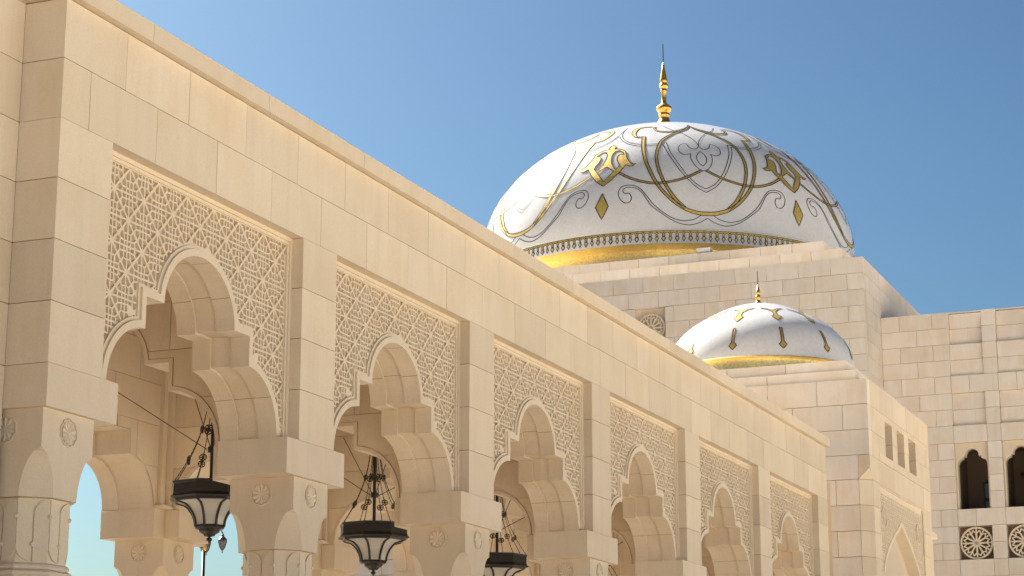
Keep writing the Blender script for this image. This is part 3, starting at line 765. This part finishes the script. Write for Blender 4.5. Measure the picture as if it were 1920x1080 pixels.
prof = [(.34, -.55)] + [(hw*fs, (1020-y)*fz_) for y, hw in ((1020,85),(1000,70),(975,60),(950,55),(942,66),(930,70),(918,66),(908,54),(900,56),(885,78),(865,92),(850,95),(835,90),(815,70),(800,45),(785,33),(720,31),(655,31),(648,38),(636,41),(626,36),(615,33),(605,36),(598,48),(582,55),(568,52),(556,42),(545,36),(535,43),(518,47),(500,45),(390,24),(280,4))]
fo = G().lathe((DC[0], DC[1], 27.36), prof, 24).build('finial', M['finial'], dome, D.b, smooth=True)
G().tube([(DC[0], DC[1], 27.36+(1020-290)*fz_), (DC[0], DC[1], 27.36+(1020-72)*fz_)], .02, 6).build('lightning_rod', M['bronze'], dome, D.b)

# ---------------------------------------------------------------- small domed pavilion
SU, SV, SZ, SS = 42.6, 9.418, 10.0, 6.5
S = Thing('domed_pavilion', (SU+SS/2, SV+SS/2, 0), 'square stone pavilion with small white dome at the end of the arcade', 'pavilion')
sc = G().box((SU+.30, SV+.30, 0), (SU+SS-.3, SV+SS-.3, SZ-.02))
sc = sc.build('wall', M['joint_far'], S.o, S.b)
rows = [10.0, 9.455, 8.91, 8.365, 7.845, 7.30, 6.755, 6.21, 5.665, 5.12, 4.575, 4.03]
CH = .25
wins = [(44.25, 45.0, 8.54, 9.33), (45.5, 46.25, 8.54, 9.33), (46.75, 47.53, 8.54, 9.33)]
PC = 45.78; PHW = 2.30
portal = (PC-PHW, PC+PHW, -1, 7.80)
pv0 = SV + (PC-PHW-SU)                                # the same portal in the face towards the arcade
portal_u = (pv0, pv0+2*PHW, -1, 7.80)
stone_face(S, sc, rows[:4], SV, SV+SS, [], 'u', SU, .29, 'ashlar', .010, 1.094, 11, None, [.0, .55, 0, .6])
stone_face(S, sc, rows[:4], SU+.29, SU+SS, wins, 'v', SV, .29, 'stone', .008, 1.40, 12, None, [.9, .3, .7, .2])
stone_face(S, sc, rows[3:], SV+CH, SV+SS, [portal_u], 'u', SU, .24, 'ashlar', .010, 1.2, 13, None, [.0, .5])
stone_face(S, sc, rows[3:], SU+CH, SU+SS, [portal], 'v', SV, .24, 'stone', .008, 1.6, 14, None, [.6, .0])
for zb, za in zip(rows[4:], rows[5:]):                  # chamfered corner stones
    g = G(); e = .004
    loft(g, [[(SU, SV+CH-.003, z), (SU+CH-.003, SV, z), (SU+CH, SV+CH, z)] for z in (za+e, zb-e)])
    g.build('corner_stone', M['stone'], sc, S.b)
g = G(); z0, z1, zt = 7.849, 8.362, 8.08
g.add([(SU,SV+CH,z0),(SU+CH,SV,z0),(SU+CH,SV+CH,z0),(SU,SV,zt),(SU,SV,z1),(SU+CH,SV,z1),(SU+CH,SV+CH,z1),(SU,SV+CH,z1)],
      [(0,3,1),(1,3,4,5),(3,0,7,4),(0,1,2),(4,7,6,5)]); g.build('corner_stone', M['stone'], sc, S.b)
lw = G().box((SU+.31, SV+.05, 0), (PC-PHW-.01, SV+.3, 4.02)).box((PC+PHW+.01, SV+.05, 0), (SU+SS-.01, SV+.3, 4.02)).box((SU+.04, SV+.3, 0), (SU+.3, pv0-.01, 4.02)).box((SU+.04, pv0+2*PHW, 0), (SU+.3, SV+SS-.01, 4.02)).box((SU+SS-.28, SV+.02, 0), (SU+SS, SV+SS, 9.98)).box((SU+.31, SV+SS-.28, 0), (SU+SS-.29, SV+SS, 9.98))
lw.build('lower_wall', M['ashlar'], S.o, S.b)
G().box((SU+.02, SV+.02, SZ-.25), (SU+SS-.02, SV+SS-.02, SZ-.012)).build('roof_slab', M['paving'], S.o, S.b)
for (a, b, c, d) in wins:
    w = G().box((a-.05, SV+.275, c-.05), (b+.05, SV+.299, d+.05)); w.build('window', M['dark'], S.o, S.b)  # dark sheet stands for the shade inside the opening
w = G()
for i in range(5): w.box((44.27, SV+.20, 8.56+.155*i), (44.36, SV+.24, 8.66+.155*i))
w.build('window_tracery', M['carved'], S.o, S.b)
# pointed portal with lattice
pout = [(-2.08,3.9),(-2.06,5.2),(-2.02,5.7),(-1.93,6.0),(-1.75,6.25),(-1.45,6.47),(-1.12,6.66),(-.72,6.86),(-.34,7.02),(0,7.16)]
pout = pout + [(-x, z) for x, z in reversed(pout[:-1])]
def poff(o):
    n = len(pout); r = []
    for k, (x, z) in enumerate(pout):
        xa, za = pout[max(k-1,0)]; xb, zb = pout[min(k+1,n-1)]; d = math.hypot(xb-xa, zb-za)
        r.append((x-(zb-za)/d*o, z+(xb-xa)/d*o*(1.25 if k == n//2 else 1)))
    return r
def portal_mesh():
    F = lambda x, y, z: (x, y, z)
    g1 = G(); over_arch(g1, poff(.02), PHW, 3.9, 7.81, lambda x, z: (x, .085, z))
    soffit(g1, [.03, .55], [0], F, poff)
    g1.add([(-2.2,.56,3.9),(2.2,.56,3.9),(2.2,.56,7.3),(-2.2,.56,7.3)], [(0,1,2,3)])
    g2 = G(); bridge(g2, poff(0), poff(.10), lambda x, z: (x, .03, z), lambda x, z: (x, .03, z)); bridge(g2, poff(.10), poff(.10), lambda x, z: (x, .03, z), lambda x, z: (x, .085, z))
    for s in (-1, 1):
        xa, xb = sorted((s*(PHW-.003), s*(PHW-.09))); g2.box((xa, .03, 3.9), (xb, .085, 7.799))
    g2.box((-PHW+.09, .031, 7.70), (PHW-.09, .085, 7.799))
    g3 = lattice(star_faces(-PHW+.09, PHW-.09, 3.9, 7.70, 0, 7.0, .21, .21), poff(.095), .011, .04, .0845, F, (0, 7.0, .21, .21))
    med = wheel(.24, 12, .02, .06, .02, .03)
    return g1, g2, g3, med
g1, g2, g3, med = portal_mesh()
pm = [meshdata('portal_arch', g1.V, g1.F, M['stone']), meshdata('portal_frame', g2.V, g2.F, M['carved']), meshdata('portal_lattice', g3.V, g3.F, M['carved']), meshdata('medallion', med.V, med.F, M['carved'])]
for loc, rz in ((Vector((PC, SV+.005, 0)), 0), (Vector((SU+.005, pv0+PHW, 0)), -PI/2)):
    po = link('portal_arch', pm[0], S.o, loc - S.b, None, rz)
    link('portal_frame', pm[1], po); link('portal_lattice', pm[2], po)
    for s in (-1, 1): link('medallion', pm[3], po, (s*1.80, 0, 7.19))
ledge(S, SU, SV, SS, .305, 0, .27, SZ, 'lower_ledge', 'ashlar', 1.9)
ledge(S, SU, SV, SS, .575, .27, .545, SZ, 'upper_ledge', 'ashlar', 1.35)
sdc = (SU+SS/2-.03, SV+SS/2-.03, 10.946); SA, SB = 2.205, 1.50
sdome = shell(sdc, SA, SB, -.03, .13).build('dome', M['white'], S.o, S.b, smooth=True); sdome['label'] = 'small white mosaic dome with gold darts'
G().lathe((sdc[0], sdc[1], 0), [(2.205,10.92),(2.19,10.90),(1.98,10.895),(1.98,10.45)], 80, 0, 0, False).build('gold_drum', M['drum'], sdome, S.b)
bar = [(-.85,.652),(-.8,.30),(-2.4,.22),(0,.125),(2.4,.22),(.8,.30),(.85,.652)]
tip = [(0,.85),(-3.9,.99),(-2.1,1.005),(-1.5,1.07),(-1.6,1.14),(-5.5,1.235),(-10.5,1.27),(-5,1.19)]
for k in range(12):
    az = 179.5+30*k; ca, cb = SA, SB
    def pen(pts, name, w=.02):
        g = G(); fill(g, sdc, ca, cb, [pts], az, .007, 0); strip(g, sdc, ca, cb, pts+[pts[0]], w, .010, 1, None, az)
        g.xf(lambda v: (v[0], v[1], v[2] + .13*max(0, ((v[2]-sdc[2])/cb-.75)/.25)**2 if v[2] > sdc[2] else v[2]))
        g.build(name, [M['gold'], M['outline']], sdome, S.b)
    pen(bar, 'gold_dart')
    tp = [(0,.85),(-4.2,.985),(-2.4,.995),(-1.5,1.06),(-1.7,1.14),(-6,1.215),(-12,1.25),(-12.2,1.262),(-5.5,1.24),(0,1.185)]
    pen(tp + [(-x, z) for x, z in reversed(tp[1:-1])], 'gold_palmette', .014)
fs2, fz2 = .01256/4.91, .0130/4.91
prof = [(.10, -.25)] + [(hw*fs2, (330-y)*fz2) for y, hw in ((330,32),(318,22),(300,17),(292,23),(280,25),(268,24),(258,16),(250,15),(243,21),(232,20),(160,4))]
G().lathe((sdc[0], sdc[1], 12.62), prof, 18).build('finial', M['finial'], sdome, S.b, smooth=True)
G().tube([(sdc[0], sdc[1], 13.05), (sdc[0], sdc[1], 12.62+290*fz2)], .009, 5).build('lightning_rod', M['bronze'], sdome, S.b)
G().tube([(sdc[0]-.3, sdc[1]-.25, 12.48), (sdc[0]-.3, sdc[1]-.25, 12.56)], .015, 5).build('roof_hook', M['lampwhite'], sdome, S.b)
# low side wall with coping beyond the pavilion
LWl = Thing('low_side_wall', (49.6, 9.7, 0), 'low stone side wall with sloped coping just past the pavilion portal', 'wall')
G().box((SU+SS+.01, 9.62, 0), (50.15, 10.2, 7.35)).build('wall_body', M['ashlar'], LWl.o, LWl.b)
loft(G(), [[(SU+SS+.012, 9.5, 7.352), (50.15, 9.5, 7.352), (50.15, 10.3, 7.352), (SU+SS+.012, 10.3, 7.352)], [(SU+SS+.012, 9.5, 7.47), (50.15, 9.5, 7.47), (50.15, 10.3, 7.47), (SU+SS+.012, 10.3, 7.47)], [(SU+SS+.012, 9.7, 7.6), (50.15, 9.7, 7.6), (50.15, 10.1, 7.6), (SU+SS+.012, 10.1, 7.6)]]).build('coping', M['stone'], LWl.o, LWl.b)

# ---------------------------------------------------------------- palace wing
QU = 67.42
Q = Thing('palace_wing', (QU+4, 8, 0), 'tall palace wing with recessed panels, lobed windows and pierced stone rosettes', 'building')
qc = G().box((QU+.45, 12.30, 0), (QU+8, MV-.02, 16.84)).box((QU+2.6, -4, 0), (QU+8, 12.298, 16.83)).build('wall', M['joint_far'], Q.o, Q.b)
zq = [16.87, 16.325, 15.775, 15.235, 14.695, 14.11, 13.565, 13.02, 12.44, 11.895, 11.345, 10.80, 10.25, 9.69, 9.145, 8.60, 8.05, 7.5, 6.95, 6.4, 5.85, 5.3]
per = 1.555
cols = [(10.98-per*k, 12.075-per*k) for k in range(0, 6)]
VE = cols[-1][0] - .455
holes = []
for a, b in cols:
    holes += [(a, b, 14.695, 17.0), (a, b, 13.02, 14.11), (a, b, 10.25, 12.44), (a, b, 8.60, 9.69)]
rows_iter = list(zip(zq, zq[1:]))
for i, (zb, za) in enumerate(rows_iter):
    cuts = [12.075, 12.62, 13.72, MV-.004] if i % 2 == 0 else [12.075, 13.15, MV-.004]
    for p, q in zip(cuts, cuts[1:]): block(Q, (QU+random.uniform(0,.005), p+.005, za+.005), (QU+.44, q-.005, zb-.005), 'ashlar', qc)
    band = not any(h[2] < (za+zb)/2 < h[3] for h in holes)
    if band:
        x = 12.075; k = 0
        while x > VE:
            ln = (1.095, .455)[k % 2] if i % 2 else (.60, .95)[k % 2]; 
            block(Q, (QU+random.uniform(0,.005), max(VE, x-ln)+.005, za+.005), (QU+.44, x-.005, zb-.005), 'ashlar', qc); x -= ln; k += 1
    else:
        for a, b in cols: block(Q, (QU+random.uniform(0,.005), a-.455+.006, za+.005), (QU+.44, a-.002, zb-.005), 'ashlar', qc)
for k, (a, b) in enumerate(cols):                    # recessed panels
    for j in range(4):
        d = .22 if j < 2 else .10
        block(Q, (QU+d, a+.002, zq[j+1]+.005), (QU+.44, b-.002, zq[j]-.005 - (.03 if j == 0 else 0)), 'ashlar', qc)
    for j in (5, 6): block(Q, (QU+.14, a+.002, zq[j+1]+.005), (QU+.44, b-.002, zq[j]-.005), 'ashlar', qc)
    # lobed window
    c = (a+b)/2; F = lambda x, y, z: (QU+y, c+x, z); hw = (b-a)/2 - .001
    out = [(-.485, 10.252)] + [(-.30-.185*math.cos(t), 11.70+.225*math.sin(t)) for t in [PI/2*j/7 for j in range(8)]] + [(-.30, 12.0), (-.215, 12.0)] + [(-.215*math.cos(t), 12.03+.22*math.sin(t)) for t in [PI/2*j/8 for j in range(9)]]
    out = out + [(-x, z) for x, z in reversed(out[:-1])]
    w = G(); over_arch(w, out, hw, 10.252, 12.438, lambda x, z: F(x, .13, z)); bridge(w, out, out, lambda x, z: F(x, .13, z), lambda x, z: F(x, .42, z))
    ofo = [(x*1.0, z) for x, z in out]
    wo = w.build('window_surround', M['carved'], Q.o, Q.b)
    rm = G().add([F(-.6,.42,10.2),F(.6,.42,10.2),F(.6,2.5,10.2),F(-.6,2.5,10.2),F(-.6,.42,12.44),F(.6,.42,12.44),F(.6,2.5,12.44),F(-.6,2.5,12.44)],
                 [(0,1,2,3),(4,7,6,5),(3,2,6,7),(0,3,7,4),(1,5,6,2)]); rm.build('window_room', M['dark'], Q.o, Q.b)  # room colour darkened to stand for the shade indoors
    # pierced rosette
    link('pierced_rosette', wl_me, Q.o, Vector((QU+.13, c, 9.14)) - Q.b, (1.06, 1, 1.06), -PI/2)
    G().add([F(-.6,.45,8.55),F(.6,.45,8.55),F(.6,.45,9.75),F(-.6,.45,9.75)], [(0,1,2,3)]).build('rosette_recess', M['dark'], Q.o, Q.b)  # dark sheet painted as the shade behind the rosette
G().box((QU+.05, VE, 0), (QU+.44, MV-.01, 5.28)).build('lower_wall', M['ashlar'], Q.o, Q.b)
G().box((QU+.2, VE+.02, 16.86), (QU+8, MV-.05, 16.90)).build('roof_slab', M['ashlar'], Q.o, Q.b)

# ---------------------------------------------------------------- hanging lanterns
def make_lantern(c, label):
    T = Thing('hanging_lantern', c, label, 'lantern', 'lanterns hanging in the arcade bays')
    rot = R(10); b = T.b; B0 = M['bronze']; T.o.scale = (1.05, 1.05, .90)
    oc = lambda r, t: (r*math.cos(t), r*math.sin(t))
    L = lambda prof, n=8, rt=rot: G().lathe((0,0,0), prof, n, rt)
    L([(.455,.58),(.465,.60),(.455,.62),(.452,.74),(.465,.755),(.47,.775),(.44,.785),(.40,.79)]).build('crown', B0, T.o)
    L([(.40,.525),(.43,.53),(.435,.555),(.475,.56),(.49,.575),(.47,.59)]).build('brim', B0, T.o)
    # perforated band: a row of small lozenges on each face
    g = G()
    for f in range(8):
        am = rot + PI/8 + f*PI/4; en = Vector((math.cos(am), math.sin(am), 0)); ex = Vector((-en.y, en.x, 0)); ap = .4535*math.cos(PI/8)
        for i in range(13):
            for j in range(3):
                p = en*(ap+.003) + ex*(-.15+.025*i+(.0125 if j % 2 else 0)) + Vector((0,0,.645+.03*j)); w = .009
                g.add([p-ex*w, p-Vector((0,0,w*1.2)), p+ex*w, p+Vector((0,0,w*1.2))], [(0,1,2,3)])
    setp(g.build('pierced_band', M['chain'], T.o), kind='stuff')
    K = 9; prof = []
    for j in range(K+1):
        t = j/K; prof.append((.168 + (.405-.168)*(1-math.sqrt(max(0, 1-t**1.75))), .215+.315*t))
    a0, a1 = rot, rot+PI/4
    V = []; F = []
    for r, z in prof: V += [(*oc(r, a0), z), (*oc(r, a1), z)]
    F = [(2*j, 2*j+1, 2*j+3, 2*j+2) for j in range(K)]
    gm = meshdata('glass_panel', V, F, M['glass'], smooth=True)
    rb = G().tube([(*oc(r+.004, a0), z) for r, z in prof], .0165, 6); rm = meshdata('rib', rb.V, rb.F, B0)
    for f in range(8): link('glass_panel', gm, T.o, (0,0,0), None, f*PI/4); link('rib', rm, T.o, (0,0,0), None, f*PI/4)
    L([(.02,.075),(.06,.085),(.075,.11),(.12,.14),(.13,.17),(.165,.18),(.18,.20),(.175,.225),(.15,.23)]).build('cup', B0, T.o)
    L([(.004,-.06),(.008,0),(.012,.012),(.032,.028),(.036,.042),(.03,.055),(.012,.068),(.02,.08)], 12).build('pendant', B0, T.o, smooth=True)
    ro = L([(.022,.75),(.022,2.2),(.022,3.5)], 10).build('rod', B0, T.o)
    L([(.024,1.19),(.05,1.195),(.055,1.24),(.05,1.27),(.024,1.275)], 12).build('collar', B0, ro)
    for f in range(8):
        a = rot + f*PI/4; pts = []
        for j in range(13):
            t = j/12; r = .06 + .385*(t**1.9); z = 2.1 - 1.32*t**.9 ; pts.append(Vector((*oc(r, a), z)))
        g = G().tube(pts, .0045, 5)
        for k in range(len(pts)-1):                     # beads read as links
            for q in (.25, .75):
                p = pts[k].lerp(pts[k+1], q); g.lathe((p.x, p.y, p.z-.012), [(.003,0),(.0072,.012),(.003,.024)], 5, 0, 0, False)
        ch = g.build('chain', M['chain'], T.o)
        for k, zz in enumerate((5, 9)):
            p = pts[zz]; m = G(); ex = Vector((-math.sin(a), math.cos(a), 0))
            for j in range(12):
                t0, t1 = 2*PI*j/12, 2*PI*(j+1)/12
                m.tube([p+(ex*math.cos(t0)+Vector((0,0,math.sin(t0))))*.042, p+(ex*math.cos(t1)+Vector((0,0,math.sin(t1))))*.042], .0065, 4, 0, False)
            for j in range(3):
                t0 = PI*j/3; m.tube([p+(ex*math.cos(t0)+Vector((0,0,math.sin(t0))))*.04, p-(ex*math.cos(t0)+Vector((0,0,math.sin(t0))))*.04], .006, 4)
            m.build('medallion', M['chain'], ch)
    for sx, sy in ((-1,-1),(-1,1),(1,-1),(1,1)):
        G().tube([(sx*.05, sy*.04, 1.23), (sx*1.75, sy*1.38, 2.55)], .006, 5).build('stay_wire', M['chain'], T.o)
    return T
names = ['black eight-sided lantern seen through the first arch from the wing wall', 'black eight-sided lantern hanging whole in the second arch from the wing wall',
         'black eight-sided lantern half hidden in the third arch from the wing wall', 'black eight-sided lantern barely showing in the fourth arch from the wing wall']
for k in range(4): make_lantern((U0 + P*1.5 + P*k, 12.56, 4.40), names[k])

# ---------------------------------------------------------------- lamp post beyond the arcade
LP = Thing('lamp_post', (59.9, 36.0, 0), 'tall lamp post with hanging glass lanterns seen through the first arch', 'lamp post')
pz = 9.25
G().lathe(LP.b, [(.2,0),(.2,.8),(.12,1.0),(.075,1.2),(.06,pz)], 12).build('pole', M['pole'], LP.o, LP.b, smooth=True)
G().lathe(LP.b, [(.06,pz-.12),(.08,pz-.1),(.075,pz-.05),(.09,pz),(.08,pz+.03),(.05,pz+.1),(.04,pz+.9),(.01,pz+1.2)], 12).build('pole_capital', M['finial'], LP.o, LP.b, smooth=True)
for k in range(4):
    a = R(-67 + 90*k); d = Vector((math.cos(a), math.sin(a), 0)); top = LP.b + Vector((0,0,pz+.2))
    arm = G().tube([top, top+d*.3+Vector((0,0,.45)), top+d*.55+Vector((0,0,.42)), top+d*.62+Vector((0,0,.25))], .022, 6).build('arm', M['pole'], LP.o, LP.b)
    q = top + d*.62 + Vector((0,0,-.33))
    G().lathe(q, [(.01,0),(.03,.03),(.09,.12),(.14,.30),(.145,.36)], 8).build('lantern_glass', M['lampglass'], arm, LP.b, smooth=True)
    fr = G().lathe(q, [(.15,.36),(.16,.385),(.11,.45),(.05,.50),(.06,.54),(.03,.58),(.01,.64)], 10); fr.lathe(q, [(.001,-.08),(.025,-.04),(.01,0),(.03,.02)], 8)
    for j in range(8):
        t = 2*PI*j/8; fr.tube([q+Vector((r*math.cos(t), r*math.sin(t), z)) for r, z in ((.03,.03),(.092,.12),(.143,.30),(.148,.36))], .008, 4)
    fr.build('lantern_frame', M['pole'], arm, LP.b)

# ---------------------------------------------------------------- small fittings
FL = Thing('floodlight', (67.0, 20.35, 19.57), 'small white floodlight on the ledge below the great dome', 'floodlight')
G().box((66.8, 20.10, 19.64), (67.05, 20.60, 19.78)).box((66.83, 20.13, 19.62), (67.02, 20.57, 19.64)).build('housing', M['lampwhite'], FL.o, FL.b)
G().box((66.9, 20.28, 19.57), (66.96, 20.31, 19.64)).box((66.9, 20.39, 19.57), (66.96, 20.42, 19.64)).build('bracket', M['pole'], FL.o, FL.b)
c0 = (cols[0][0]+cols[0][1])/2
WLn = Thing('wall_lantern', (QU+2.4, c0-.1, 10.3), 'tall glass wall lantern inside the first lobed window of the palace wing', 'lantern')
g = G()
for zb in (10.25, 10.85):
    for dy in (-.11, .11): 
        for dx in (0, .14): g.box((QU+2.2+dx, c0-.1+dy-.018, zb), (QU+2.23+dx, c0-.1+dy+.018, zb+.5))
    g.box((QU+2.19, c0-.24, zb+.5), (QU+2.38, c0+.04, zb+.545)); g.box((QU+2.19, c0-.24, zb-.03), (QU+2.38, c0+.04, zb+.01))
g.box((QU+2.38, c0-.16, 10.2), (QU+2.49, c0-.04, 11.5)); g.build('frame', M['bronze'], WLn.o, WLn.b)
for zb in (10.25, 10.85): G().box((QU+2.24, c0-.2, zb+.02), (QU+2.33, c0, zb+.49)).build('glass', M['lampglass'], WLn.o, WLn.b)
c1 = (cols[1][0]+cols[1][1])/2
HB = Thing('hanging_bowl_lamp', (QU+1.2, c1-.12, 11.35), 'dark bowl lamp hanging inside the second lobed window of the palace wing', 'lamp')
G().lathe(HB.b, [(.03,-.16),(.08,-.12),(.12,-.02),(.26,.07),(.30,.10),(.30,.16),(.24,.18)], 10).build('bowl', M['bronze'], HB.o, HB.b)
G().tube([HB.b+Vector((0,0,.18)), HB.b+Vector((0,0,1.08))], .018, 6).build('rod', M['bronze'], HB.o, HB.b)
